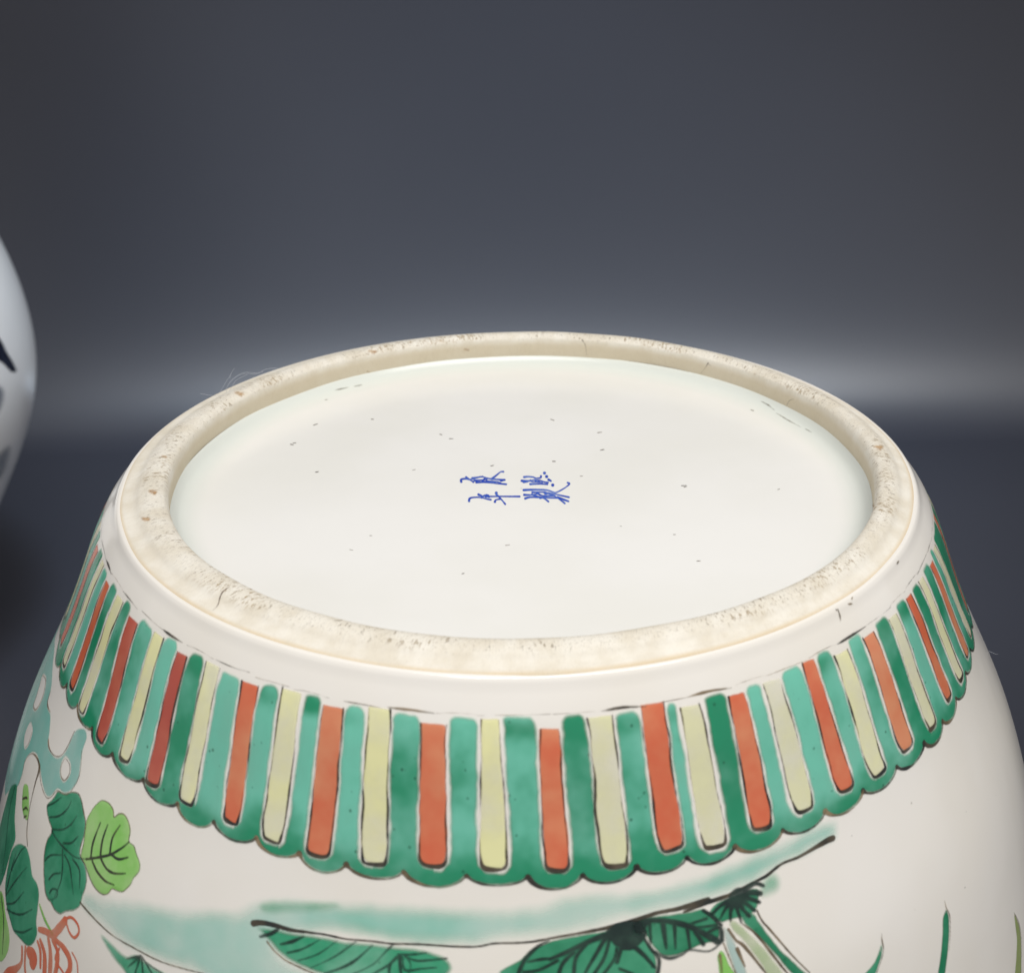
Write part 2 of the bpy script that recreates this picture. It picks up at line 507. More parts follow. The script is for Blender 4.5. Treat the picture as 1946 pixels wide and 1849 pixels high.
# foot ring (biscuit)
fr = [(0.8885, -0.060), (0.8895, -0.052), (0.889, -0.035), (0.8885, -0.015), (0.890, 0.004), (0.896, 0.016), (0.905, 0.0215), (0.918, 0.0235),
      (0.935, 0.0205), (0.950, 0.0145), (0.961, 0.0085), (0.970, 0.0062), (0.981, 0.0056), (0.990, 0.0042), (0.9955, 0.0015), (0.9985, -0.004)]
fr = smooth_poly(fr, 4, closed=False)
ft = np.concatenate([[0], np.cumsum(np.hypot(np.diff(fr[:, 0]), np.diff(fr[:, 1])))])
w1 = lambda a: 0.0016 * np.sin(3 * a + 0.5) + 0.0012 * np.sin(7 * a + 2) + 0.0006 * np.sin(17 * a)
w2 = lambda a: 0.0012 * np.sin(2 * a + 1) + 0.0010 * np.sin(5 * a) + 0.0005 * np.sin(23 * a + 1)
o = revolve('foot_ring', fr[:, 0], fr[:, 1], 'biscuit', jar, seg=720, wob=(w1, w2),
            shift=lambda R: 0.013 * np.clip((0.985 - R) / 0.09, 0, 1), tilt=foot_tilt,
            attrs={'pc': lambda a: np.cos(a) * 0.94 * MM, 'ps': lambda a: np.sin(a) * 0.94 * MM, 'pv': lambda a: np.repeat((ft * MM)[:, None], len(a), 1), 'pt': lambda a: np.repeat((ft / ft[-1])[:, None], len(a), 1)})
foot = o
# recessed glazed base with its rounded corner
bp = [(0.892, -0.050), (0.886, -0.0535), (0.879, -0.060), (0.868, -0.068), (0.852, -0.0735), (0.83, -0.0765), (0.78, -0.077), (0.6, -0.075), (0.4, -0.073), (0.2, -0.072), (0.05, -0.0715), (0.0004, -0.0715)]
bp = smooth_poly(bp, 4, closed=False)
base = revolve('base', bp[:, 0], bp[:, 1], 'base', jar, seg=256, shift=lambda R: 0.013 + 0 * R, wob=(lambda a: 0.0012 * np.sin(4 * a) + 0.0008 * np.sin(11 * a + 1), lambda a: 0 * a),
               attrs={'br': lambda a: np.repeat(bp[:, 0][:, None], len(a), 1)})

# ---- striped border: bars (top x, y, width, bottom x, y, width, kind, tip x, y) in photo pixels
BARS = [
 (191,1003,5,117,1172,5,'y',108,1236),(186,1041,7,116,1221,6,'o',106,1260),(197,1067,7,121,1262,8,'y',115,1298),(205,1108,10,136,1306,9,'o',130,1336),
 (229,1136,16,154,1350,12,'y',157,1375),(254,1177,22,190,1406,20,'r',185,1426),(303,1206,20,235,1444,22,'y',236,1472),(347,1242,20,288,1490,25,'r',303,1525),
 (405,1262,26,354,1524,28,'y',365,1566),(476,1299,31,439,1563,27,'o',442,1595),(555,1312,38,516,1597,38,'y',528,1626),(635,1343,37,604,1625,44,'o',605,1655),
 (722,1346,41,710,1640,45,'y',708,1668),(825,1376,44,822,1643,50,'o',824,1684),(931,1366,30,940,1651,48,'y',948,1682),(1044,1384,34,1059,1653,44,'o',1059,1689),
 (1139,1361,44,1172,1645,50,'p',1157,1677),(1239,1336,40,1275,1615,44,'o',1265,1657),(1310,1341,36,1360,1608,44,'p',1350,1641),(1399,1318,28,1450,1572,40,'o',1448,1614),
 (1466,1293,32,1530,1539,38,'p',1532,1578),(1535,1256,22,1607,1501,34,'o',1610,1542),(1597,1240,27,1671,1470,30,'y',1676,1499),(1651,1206,23,1725,1421,27,'o',1738,1449),
 (1696,1170,17,1772,1381,18,'p',1782,1408),(1726,1133,12,1804,1327,14,'o',1809,1366),(1749,1100,11,1827,1290,12,'y',1832,1318),(1769,1070,8,1839,1244,8,'o',1845,1268),
 (1775,1040,7,1845,1206,5,'y',1851,1228)]
bars = []
for (tx, ty, tw, bx, by, bw, kind, ix, iy) in BARS:
    t0, b0, tip = wall([(tx, ty), (bx, by), (ix, iy)])
    # width across, from two pixels either side of the middle
    mid = wall([(0.5 * (tx + bx), 0.5 * (ty + by))])[0]
    a0, a1 = wall([(tx - tw / 2, ty), (tx + tw / 2, ty)]); c0, c1 = wall([(bx - bw / 2, by), (bx + bw / 2, by)])
    bars.append(dict(t=t0, b=b0, tip=tip, tw=abs(a1[0] - a0[0]), bw=abs(c1[0] - c0[0]), k=kind))
# near the outline the pixel widths are unreliable: ease the outermost ones to the common size
for B in bars:
    B['tw'] = float(np.clip(B['tw'] + .35, 2.7, 4.2)); B['bw'] = float(np.clip(B['bw'] + .4, 3.4, 4.8))
dX = np.median(np.diff([B['b'][0] for B in bars])); yT = np.median([B['t'][1] for B in bars]); yB = np.median([B['b'][1] for B in bars]); yI = np.median([B['tip'][1] for B in bars])

bars[0]['t'][0], bars[0]['b'][0], bars[0]['b'][1], bars[0]['tip'] = -129.6, -133.2, 31.0, np.array([-133.6, 33.6])
bars[0]['k'] = 'y'
def filler(X, k):
    return dict(t=np.array([X * 0.985, yT + random.uniform(-.6, .6)]), b=np.array([X, yB + random.uniform(-.4, .4)]), tip=np.array([X, yI + random.uniform(-.3, .3)]), tw=random.uniform(2.7, 3.6), bw=random.uniform(3.2, 4.0), k=k)
for i in range(5):                                   # the border goes on round the back of the jar
    bars.append(filler(bars[-1]['b'][0] + dX, 'oy'[i % 2])); bars.insert(0, filler(bars[0]['b'][0] - dX, 'oy'[i % 2]))

def bar_poly(B, up=0.0, seedv=0):
    r = random.Random(seedv)
    t, b_ = B['t'], B['b']; n = 9; L, R_ = [], []
    ph = r.uniform(0, 6); am = r.uniform(.05, .16)
    for i in range(n):
        u = i / (n - 1); c = t * (1 - u) + b_ * u; hw = (B['tw'] * (1 - u) + B['bw'] * u) / 2
        wv = am * math.sin(ph + 5 * u)
        hw2 = hw * (1 - (0.14 if i == n - 1 else 0.0))
        y = c[1] - (up if i == 0 else 0)
        L.append((c[0] - hw2 + wv + r.uniform(-.07, .07), y - (.75 if i == n - 1 else 0) + r.uniform(-.05, .05)))
        R_.append((c[0] + hw2 + wv + r.uniform(-.07, .07), y - (.75 if i == n - 1 else 0) + r.uniform(-.05, .05)))
    bot = [(b_[0] - B['bw'] * .26, b_[1] + r.uniform(-.1, .1)), (b_[0] + B['bw'] * .26, b_[1] + r.uniform(-.1, .1))]
    return L + bot + R_[::-1]

def scallop(i):
    """points of the scalloped hem under bar i, from notch to notch"""
    B = bars[i]
    def notch(a, c):
        return np.array([(a['tip'][0] + c['tip'][0]) / 2, (a['tip'][1] + c['tip'][1]) / 2 - 1.75])
    n0 = notch(bars[i - 1], B); n1_ = notch(B, bars[i + 1])
    out = []
    for u in np.linspace(-1, 1, 13):
        x = n0[0] * (1 - (u + 1) / 2) + n1_[0] * (u + 1) / 2
        yn = n0[1] * (1 - (u + 1) / 2) + n1_[1] * (u + 1) / 2
        out.append((x, yn + (B['tip'][1] - yn) * (1 - abs(u) ** 2.1) ** 0.75))
    return np.array(out)

KIND = {'o': ('orange_stripe', 'orange'), 'r': ('red_stripe', 'red'), 'y': ('yellow_stripe', 'yellow'), 'p': ('yellow_stripe', 'paleyellow')}
polys = [np.array(bar_poly(B, 0, 100 + i)) for i, B in enumerate(bars)]
polyup = [np.array(bar_poly(B, 6, 100 + i)) for i, B in enumerate(bars)]
hems = [None] + [scallop(i) for i in range(1, len(bars) - 1)] + [None]
for i in range(1, len(bars) - 1):
    B = bars[i]; P = polys[i]; r = random.Random(i)
    nm, mt = KIND[B['k']]
    ins = -0.22 if B['k'] in 'or' else -0.18
    st = paint(nm, jar, mt, lambda Q: sd_poly(Q, P) - ins, bb(P, .3), O3)
    # brush outline: down both sides and round the foot of the bar, heavier at the bottom
    n = 9
    Ls, Bt, Rs = P[:n], P[n:n + 2], P[n + 2:]
    jit = lambda A_: A_ + np.array([[r.uniform(-.2, .2), r.uniform(-.1, .15)] for _ in A_])
    Ls, Bt, Rs = jit(Ls), jit(Bt), jit(Rs)
    left = smooth_poly(np.vstack([Ls, Bt[:1]]), 3, False); right = smooth_poly(np.vstack([Rs[::-1], Bt[1:]]), 3, False)
    under = smooth_poly(np.vstack([Ls[-2:], Bt, Rs[:2]]), 3, False)
    hair = lambda a, c: [max(.20, r.uniform(a, c)) for _ in range(6)]
    strokes = [(left, hair(.22, .78)), (right, hair(.22, .78)), (under, [.40, .8, r.uniform(.6, 1.3), r.uniform(.6, 1.2), .8, .4])]
    paint('outline', st, 'ink', lambda Q: sd_strokes(Q, strokes), bb(P, .9), O4, step=0.24)
    H = hems[i]
    hs = [(H, [r.uniform(.6, 1.2), r.uniform(.5, 1.0), r.uniform(.4, .8), r.uniform(.4, .7), r.uniform(.5, 1.0)]), (H[:2], [r.uniform(1.0, 1.5), .5])]
    paint('hem_line', st, 'ink' if r.random() < .55 else 'brown', lambda Q: sd_strokes(Q, hs), bb(H, 1.0), O5, step=0.24)

topY = yT - 1.15
for i in range(1, len(bars) - 2):
    A, C = bars[i], bars[i + 1]; r = random.Random(1000 + i)
    HA, HC = hems[i], hems[i + 1]
    ov = 4.0
    a = HA[HA[:, 0] >= A['tip'][0] - ov]; c = HC[HC[:, 0] <= C['tip'][0] + ov]
    if i > 1:
        a = np.vstack([hems[i - 1][-4:-1], a]) if a[0][0] - hems[i - 1][-4][0] < 9 else a
    hem = np.vstack([a, c[1:]]) + np.array([0, 0.42])
    axis = lambda B: (lambda Y: B['tip'][0] + (B['t'][0] - B['tip'][0]) * (B['tip'][1] - Y) / (B['tip'][1] - B['t'][1]))
    xl, xr = A['t'][0] + A['tw'] / 2, C['t'][0] - C['tw'] / 2
    ty = topY + r.uniform(-.35, .5)
    P = np.vstack([[(hem[0][0], A['b'][1] - 1.5), (xl - .2, ty + 4), (xl + .1, ty + 1.3), (xl + .7, ty + .35), (xl + 1.4, ty), (xr - 1.4, ty + r.uniform(-.2, .2)), (xr - .7, ty + .35), (xr - .1, ty + 1.3), (xr + .2, ty + 4), (hem[-1][0], C['b'][1] - 1.5)], hem[::-1]])
    g = r.uniform(-.1, .45), r.uniform(-.1, .45)
    tn = r.choice([-.16, -.08, .0, .08, .18, .28]); dk = r.uniform(-.15, .35)
    def sdg(Q):
        return np.minimum(np.minimum(sd_poly(Q, P), -sd_poly(Q, polyup[i]) - g[0]), -sd_poly(Q, polyup[i + 1]) - g[1])
    b_ = bb(P, .3)
    gs = paint('green_stripe', jar, 'green', sdg, (A['tip'][0], C['tip'][0], b_[2], b_[3]), O2, sides=(axis(A), axis(C)),
               tone=lambda Q: tn * np.clip((yB + 0.5 - Q[:, 1]) / 7, 0, 1) - 0.14 * np.clip((Q[:, 1] - yB + 3) / 4, 0, 1) - dk * np.exp(-((Q[:, 1] - ty - 2.2) / 2.0) ** 2))
    # top guide line fragments
    x0, x1 = xl - r.uniform(.2, 2.5), xr + r.uniform(.2, 2.5)
    y0 = topY - r.uniform(.1, .35)
    pts = [(x0, y0 + r.uniform(-.2, .2)), ((x0 + x1) / 2, y0 + r.uniform(-.25, .05)), (x1, y0 + r.uniform(-.2, .25))]
    hv = r.choice([.34, .38, .42, .5, .8])
    paint('guide_line', gs, r.choice(['ink', 'brown', 'brown']), lambda Q: sd_strokes(Q, [(smooth_poly(pts, 4, False), [.32, hv, hv * .8, .32])]), bb(pts, .8), O4, step=0.22)

# ---- painted garden on the wall, traced in photo pixels
cA = lambda P: [(x / 3.892, 1375 + y / 3.892) for x, y in P]
cB = lambda P: [(x / 3.302, 1000 + y / 3.302) for x, y in P]
cD = lambda P: [(400 + x / 3.892, 1570 + y / 3.892) for x, y in P]
cE = lambda P: [(900 + x / 3.892, 1570 + y / 3.892) for x, y in P]
cG = lambda P: [(1300 + x / 4.865, 1570 + y / 4.865) for x, y in P]
cK = lambda P: [(1546 + x / 4.6225, 1449 + y / 4.6225) for x, y in P]
ident = lambda P: P

def fill(name, mat, P, crop, off=O2, parent=None, smooth=True, holes=(), lim=-0.1, step=0.42, grow=0.0):
    W = wall(crop(P))
    W = smooth_poly(W, 5) if smooth else W
    HH = [smooth_poly(wall(crop(h)), 5) for h in holes]
    def sdf(Q):
        d = sd_poly(Q, W) + grow
        for h in HH:
            d = np.minimum(d, -sd_poly(Q, h))
        return d
    return paint(name, parent or jar, mat, sdf, bb(W, grow + .3), off, step=step, lim=lim)

def lines(name, mat, S, crop, parent, off=O4, step=0.24, mul=1.0):
    st = []
    for P, wd in S:
        W = smooth_poly(wall(crop(P)), 4, False) if len(P) > 1 else wall(crop(P))
        eff = lambda x: (0.22 + 0.64 * x) * mul if len(P) > 1 else x * 0.9
        st.append((W, [eff(x) for x in wd] if hasattr(wd, '__len__') else eff(wd)))
    allp = np.vstack([p for p, _ in st])
    return paint(name, parent, mat, lambda Q: sd_strokes(Q, st), bb(allp, 1.2), off, step=step)

# mint washes
WASH = [(150,1712),(160,1690),(200,1693),(260,1703),(330,1712),(400,1718),(450,1722),(475,1706),(500,1700),(540,1697),(600,1700),(680,1703),(760,1708),(850,1712),(950,1716),(1020,1710),(1080,1694),(1150,1684),(1200,1684),(1260,1672),(1320,1654),(1400,1624),(1480,1594),(1540,1563),(1592,1552),(1600,1585),(1586,1604),(1550,1621),(1500,1648),(1440,1683),(1400,1700),(1340,1721),(1260,1739),(1180,1760),(1100,1779),(1000,1796),(900,1806),(740,1801),(640,1784),(560,1790),(540,1800),(570,1830),(630,1870),(640,1990),(420,1990),(400,1875),(300,1836),(250,1810),(206,1784),(172,1752),(146,1716)]
fill('mint_wash', 'mint', WASH, ident, O1, step=0.6, lim=0.0)
fill('mint_dab', 'dab', [(488,1722),(500,1708),(540,1703),(590,1706),(640,1710),(650,1726),(600,1738),(540,1742),(500,1738)], ident, O2, lim=0.0)
g1 = lines('ground_line', 'ink', [
    (cD([(320,715),(380,710),(480,730),(600,765),(720,780),(860,800),(1000,830),(1180,845),(1340,865),(1560,870),(1946,888)]) + cE([(160,862),(400,855),(600,820),(800,785),(1000,745),(1200,690),(1350,640),(1500,610),(1640,570),(1730,545)]), [1.3, .9, .45, .4, .42, .4, .5, .9, .8, 1.3]),
    (cG([(0,790),(120,735),(230,695),(400,640),(520,580),(640,515),(760,455),(900,345),(1050,285),(1200,200),(1320,130),(1375,108)]), [.5, .9, .9, .7, .5, .7, .5, .7, 1.2, 1.3])], ident, jar, O3, mul=1.3)
lines('ground_line', 'brown', [(cA([(595,1320),(700,1440),(830,1560),(1000,1660),(1200,1760),(1500,1845),(1800,1930)]), [.75, .6, .5, .55, .45, .5])], ident, jar, O3)

# rock at the left edge, washing on round the side
RX = [(350,690),(345,760),(335,860),(330,960),(320,1030),(300,1100),(305,1140),(320,1180),(315,1280),(305,1370),(340,1435),(380,1440),(420,1390),(470,1280),(530,1262),(550,1320),(525,1400),(512,1480),(502,1560),(482,1620),(440,1670),(400,1680),(360,1655),(320,1700),(285,1690),(260,1600),(245,1500),(230,1440),(200,1425),(160,1470),(140,1560),(110,1640),(80,1650),(30,1700)]
RW = smooth_poly(wall(cB(RX)), 4, False)
RW = np.vstack([RW, [(RW[-1, 0] - 12, RW[-1, 1] + 3), (RW[-1, 0] - 34, RW[-1, 1] - 4), (RW[-1, 0] - 38, RW[-1, 1] - 22), (RW[0, 0] - 16, RW[0, 1] - 1)]])
HOLES = [[(268,935),(287,960),(277,1040),(252,1110),(225,1150),(212,1122),(232,1060),(252,990)], [(190,1238),(202,1290),(182,1360),(160,1388),(153,1350),(163,1290)], [(410,1452),(437,1490),(437,1550),(405,1594),(383,1560),(386,1500)]]
HW = [smooth_poly(wall(cB(h)), 5) for h in HOLES]
rock = paint('rock', jar, 'rock', lambda Q: np.minimum.reduce([sd_poly(Q, RW)] + [-sd_poly(Q, h) for h in HW]), bb(RW, .3), O1)
cl = lambda P: P + P[:1]
lines('outline', 'brown', [(cl(HOLES[0]), [.5, .7, .4]), (HOLES[1][1:4], .4), (cl(HOLES[2]), [.35, .6, .4]), ([(320,1030),(300,1100),(305,1140),(318,1165)], [.4, .8, .4]),
    ([(305,1340),(310,1390),(340,1435),(380,1440),(420,1390),(468,1285)], [1.0, .5, .4, .5]), ([(515,1405),(500,1560),(440,1670),(400,1680),(360,1655),(320,1700),(285,1690),(255,1590),(252,1500),(238,1462)], [.35, .4, .4, .4, .7]),
    ([(110,1640),(140,1560),(160,1470),(200,1425),(235,1455),(250,1530),(225,1600),(205,1680)], [.3, .4, .4, .9, .6, .5])], cB, rock, O3)

def leaf(name, mat, P, crop, veins, vw=0.4, vmat='dark', omat=None, ow=0.35, off=O2):
    lf = fill(name, mat, P, crop, off, grow=0.2)
    if veins:
        lines('vein', vmat, [(v_, [vw * 1.1, vw * 1.2, vw * .6]) for v_ in veins], crop, lf, O4, mul=1.45)
    if omat:
        lines('outline', omat, [(cl(P), [ow * .8, ow * 1.5, ow * .7, ow * 1.3, ow])], crop, lf, O3)
    return lf

leaf('dark_leaf', 'leaf', [(350,600),(400,545),(430,500),(480,515),(530,505),(580,515),(605,570),(620,650),(635,730),(625,820),(600,900),(595,970),(635,1060),(640,1180),(610,1280),(590,1350),(540,1380),(490,1385),(450,1405),(410,1380),(380,1325),(340,1260),(325,1100),(330,950),(350,860),(385,790),(365,720),(350,660)], cA,
     [[(385,790),(420,850),(480,920),(560,985),(650,1000)], [(465,930),(465,1050),(450,1170),(390,1310)], [(355,605),(400,585),(460,540)], [(370,690),(440,680),(500,630),(530,570)], [(390,780),(470,780),(530,740),(570,680)], [(470,880),(530,880),(580,830)], [(335,1010),(380,970),(460,970)], [(480,970),(520,1060),(545,1260)], [(540,1000),(590,1080),(590,1210)], [(365,1150),(400,1110),(450,1105)], [(370,1250),(390,1220),(425,1230),(420,1280),(375,1300)]], 0.42, 'dark', 'brown', 0.32)
leaf('lime_leaf', 'lime', [(640,720),(680,640),(720,590),(760,565),(810,590),(840,640),(845,690),(880,665),(920,670),(950,720),(965,790),(955,870),(990,900),(1010,960),(1035,1030),(1030,1090),(990,1140),(965,1190),(910,1240),(870,1235),(830,1220),(800,1255),(760,1260),(710,1220),(670,1150),(630,1040),(600,980),(620,880)], cA,
     [[(640,1000),(740,985),(820,965),(900,920),(960,870)], [(675,985),(690,880),(745,730)], [(745,975),(760,860),(800,745)], [(815,955),(835,840),(890,750)], [(830,970),(880,1000),(950,985)], [(750,1000),(790,1070),(850,1105),(930,1105)], [(685,1015),(720,1090),(780,1160),(845,1190)]], 0.42, 'ink', 'brown', 0.34)
leaf('dark_leaf', 'leaf', [(40,1180),(60,1050),(90,930),(140,885),(185,900),(205,930),(225,1010),(240,1120),(275,1180),(290,1260),(280,1370),(270,1460),(275,1560),(240,1630),(200,1640),(150,1590),(100,1530),(75,1450),(50,1350),(40,1260)], cA,
     [[(45,1260),(80,1100),(150,950),(190,910)], [(45,1270),(110,1170),(200,1060)], [(50,1330),(110,1320),(180,1240)], [(50,1370),(150,1410),(240,1370)], [(110,1530),(170,1540),(240,1510)], [(60,1200),(90,1060),(120,960)]], 0.42, 'dark', None)
leaf('dark_leaf', 'leaf', [(0,760),(40,600),(80,470),(125,450),(120,560),(110,700),(115,850),(80,950),(40,1100),(0,1200),(-30,1150),(-30,900)], cA, [[(110,470),(70,650),(50,850),(20,1100)]], 0.4, 'dark', None)
lb = leaf('leaf_bud', 'lime', [(165,560),(175,460),(195,445),(210,470),(215,560),(215,650),(205,710),(180,690),(165,620)], cA, [[(170,555),(195,545),(205,555)], [(175,635),(195,620),(210,640)], [(180,690),(200,680)]], 0.4, 'ink', None)
lines('stem', 'brown', [([(285,270),(290,330),(260,450),(225,600),(208,710),(200,800),(205,900)], [.6, 1.0, .5, .5, .7, .6])], cA, lb, O3)
leaf('lime_leaf', 'lime', [(0,1240),(25,1280),(40,1400),(70,1550),(60,1680),(15,1755),(-10,1740),(-40,1700),(-30,1400)], cA, [[(10,1260),(30,1450),(20,1700)]], 0.4, 'ink', None)
fl = lines('red_flower', 'redline', [([(485,1450),(440,1510),(390,1555),(330,1530),(290,1520)], [1.4, 1.8, 1.6, 1.3, 1.0]), ([(490,1440),(530,1430),(575,1480),(585,1540),(550,1580),(515,1540),(495,1480)], .5), ([(390,1580),(460,1640),(510,1720),(520,1800),(500,1845),(470,1900)], [.8, 1.5, 1.2, 1.0]),
    ([(390,1600),(430,1700),(410,1845),(400,1900)], [.8, 1.2, 1.0]), ([(360,1590),(375,1700),(370,1845),(360,1900)], [1.0, 1.4, 1.0]), ([(300,1600),(330,1700),(330,1845),(320,1900)], [.9, 1.5, 1.1]), ([(215,1690),(245,1720),(240,1770)], [2.2, 3.4, 2.4]),
    ([(165,1650),(160,1760),(120,1810),(60,1840),(20,1900)], [.7, 1.0, 1.8, 2.0]), ([(280,1610),(300,1680),(300,1800)], [.8, .9, .6]), ([(440,1660),(410,1740),(470,1840),(480,1900)], .45), ([(535,1690),(570,1760),(578,1850)], .3), ([(190,1650),(185,1800),(200,1900)], .8)], cA, jar, O3, mul=1.45)
lines('stem', 'lime', [([(295,1340),(330,1440),(370,1520),(385,1550)], [1.3, 1.3, 1.5])], cA, fl, O2)
lt = fill('soft_leaf', 'softleaf', [(735,1565),(770,1555),(850,1630),(930,1700),(1000,1690),(1080,1740),(1150,1790),(1250,1845),(1320,1940),(1000,1940),(900,1820),(820,1720)], cA, O2)
lines('vein', 'dark', [([(1040,1715),(940,1735)], [1.0, 1.0, .6]), ([(1040,1715),(945,1800)], [1.0, .9, .5]), ([(1040,1720),(1000,1850)], [1.0, .8]), ([(1050,1720),(1060,1850)], [1.0, .8]), ([(1060,1730),(1130,1850)], .8), ([(1080,1760),(1210,1850)], .7)], cA, lt)

la = fill('striped_leaf', 'softleaf', [(330,735),(380,800),(430,860),(480,925),(560,990),(640,1035),(740,1080),(900,1135),(1050,1200),(1200,1230),(1350,1200),(1500,1200),(1700,1160),(1800,1060),(1760,970),(1640,915),(1500,885),(1340,872),(1180,850),(1000,835),(860,805),(720,785),(600,770),(480,745)], cD, O2)
lines('vein', 'dark', [([(500,760),(450,790),(370,812)], [1.1, 1.4, 1.0]), ([(520,870),(600,850),(690,812)], [.8, 1.3, .7]), ([(570,932),(680,905),(810,835)], [.9, .8, .5]), ([(650,990),(800,940),(940,840)], [.6, .7, .5]), ([(740,1045),(920,960),(1080,845)], [.5, .7, .7]), ([(850,1085),(1040,1010),(1200,875)], [.9, 1.0, .6]), ([(1040,1095),(1200,1020),(1290,930),(1350,870)], [.6, .6, .9]), ([(1190,1095),(1320,1020),(1400,950)], [.7, .9, .9]),
    ([(1390,945),(1500,945),(1600,930)], [.9, .9, .5]), ([(1440,955),(1520,990),(1640,985),(1750,972)], [.7, .9, .7]), ([(1420,960),(1440,1060),(1560,1050),(1670,1040)], [.8, .9, .6]), ([(1400,950),(1410,1100)], [1.2, 1.2, .8]), ([(1380,960),(1330,1020),(1320,1100)], [1.0, 1.0]), ([(1440,960),(1480,1010),(1470,1080)], .6)], cD, la)
lines('outline', 'brown', [([(420,850),(480,925),(560,990),(640,1030),(740,1075),(900,1135)], [.5, .5, .55])], cD, la, O3)

lbg = fill('dark_leaf', 'leaf', [(180,1086),(230,1035),(340,975),(420,905),(500,865),(600,830),(800,790),(980,760),(1160,700),(1250,760),(1290,850),(1330,900),(1360,970),(1360,1080),(1300,1200),(1000,1300),(600,1300),(300,1200)], cE, O2)
lines('vein', 'dark', [([(330,1090),(380,980),(470,890),(560,840)], [.9, 1.0, .6]), ([(400,1000),(500,980),(590,970)], [.5, .8, .4]), ([(370,1075),(480,1060),(620,990)], .8), ([(560,980),(680,930),(850,850),(960,805)], [.8, 1.2, 1.4]), ([(630,1090),(660,1010),(740,930)], .9), ([(740,1090),(760,960),(850,850)], .9), ([(820,1090),(870,1000),(960,850),(990,800)], [.7, .9, 1.4]), ([(890,1090),(970,960),(1010,800)], .8), ([(960,1090),(1040,980),(1060,900)], .8),
    ([(1000,800),(1100,780),(1190,750)], [2.0, 4.5, 3.0]), ([(1060,840),(1150,830),(1240,790)], [2.0, 4.5, 2.5]), ([(1100,890),(1160,870),(1220,840)], [1.5, 2.2, 1.2]), ([(1170,870),(1260,950),(1340,1040)], [1.2, 1.0, .7]), ([(1090,900),(1060,1000)], 1.0), ([(1080,1050),(1180,1090)], .7), ([(1260,820),(1310,900),(1370,980),(1360,1090)], [.8, .9, .9])], cE, lbg, mul=1.3)
lc = fill('dark_leaf', 'leaf', [(1160,710),(1300,660),(1450,640),(1600,620),(1700,600),(1760,650),(1820,720),(1830,800),(1800,850),(1690,880),(1600,920),(1500,960),(1400,965),(1340,920),(1290,850),(1240,770)], cE, O2)
lines('vein', 'dark', [([(1230,740),(1300,695),(1450,700),(1600,740),(1700,790),(1810,850)], [2.6, 1.2, 1.3, 1.3, 1.3, 1.6]), ([(1300,700),(1310,860)], [1.0, .6]), ([(1400,720),(1425,900)], [1.3, 1.1, .6]), ([(1485,730),(1492,900)], [1.0, .8, .5]), ([(1580,760),(1600,900)], [.9, .8, .7]), ([(1640,780),(1700,870)], 1.0), ([(1600,720),(1720,680)], .7), ([(1640,750),(1800,725)], .7), ([(1720,790),(1820,745),(1835,840)], [.8, 1.0, 1.2]), ([(1700,620),(1760,660),(1830,730)], [.9, .9, .9]),
    ([(1330,920),(1440,972),(1540,945),(1600,910),(1740,920),(1830,860)], [.7, .9, .7, .6, .5])], cE, lc, mul=1.3)
fan = fill('fan_leaf', 'leaf', [(215,810),(280,710),(400,650),(540,600),(640,560),(700,580),(700,650),(680,760),(600,830),(480,860),(400,880),(340,900),(250,860)], cG, O2)
cx_ = (470, 660)
lines('vein', 'dark', [([cx_, (640,530), (735,548)], [2.4, 1.2, .9]), ([cx_, (600,610), (705,618)], [2.4, 1.5, 1.4]), ([cx_, (600,665), (695,700)], [2.4, 1.3, 1.0]), ([cx_, (570,710), (650,775)], [2.4, 1.2, 1.0]), ([cx_, (550,770), (600,825)], [2.4, 1.0, 1.1]), ([cx_, (490,760), (530,890)], [2.6, 1.1, .6]), ([cx_, (430,780), (428,870)], [2.4, 1.0, .7]), ([cx_, (380,760), (330,860)], [2.0, .9, .5]), ([cx_, (350,720), (265,800)], [2.0, 1.1, .8]), ([(430,700), (500,650), (560,640)], [2.2, 4.2, 2.2])], cG, fan, mul=1.2)
fill('green_dab', 'dab', [(690,560),(730,490),(790,440),(850,435),(895,490),(890,560),(850,620),(780,655),(710,660)], cG, O2, grow=.4, lim=0)
st1 = fill('stalk', 'leaf', [(500,760),(640,790),(700,870),(780,980),(900,1130),(1040,1260),(1150,1360),(1250,1450),(1100,1450),(960,1340),(860,1220),(760,1110),(640,990),(540,890)], cG, O2)
lines('outline', 'brown', [([(670,770),(720,870),(800,960),(1000,1190),(1160,1350)], [.5, .7, .4]), ([(540,900),(680,1010),(900,1290),(1000,1400)], [.5, .8, .4])], cG, st1, O3)
st2 = fill('pale_stalk', 'stalk', [(400,880),(470,850),(600,960),(720,1080),(820,1200),(920,1330),(950,1420),(780,1420),(700,1280),(600,1150),(520,1050),(430,960)], cG, O2)
lines('outline', 'brown', [([(410,950),(480,1050),(560,1110),(760,1360)], [.9, .8, 1.0, .5])], cG, st2, O3)
st3 = fill('pale_stalk', 'bluestalk', [(350,920),(420,940),(480,1060),(540,1200),(600,1400),(480,1400),(420,1240),(370,1080)], cG, O2)
lines('outline', 'brown', [([(365,1080),(420,1220),(490,1380)], [.6, .5, .4]), ([(490,1130),(560,1290)], [1.2, .6])], cG, st3, O3)
bl = fill('lime_blade', 'lime', [(300,1200),(340,1130),(380,1160),(420,1260),(480,1357),(500,1450),(340,1450),(310,1300)], cG, O2)
lines('outline', 'brown', [([(330,1190),(340,1260),(352,1370)], [1.0, .8, .4])], cG, bl, O3)
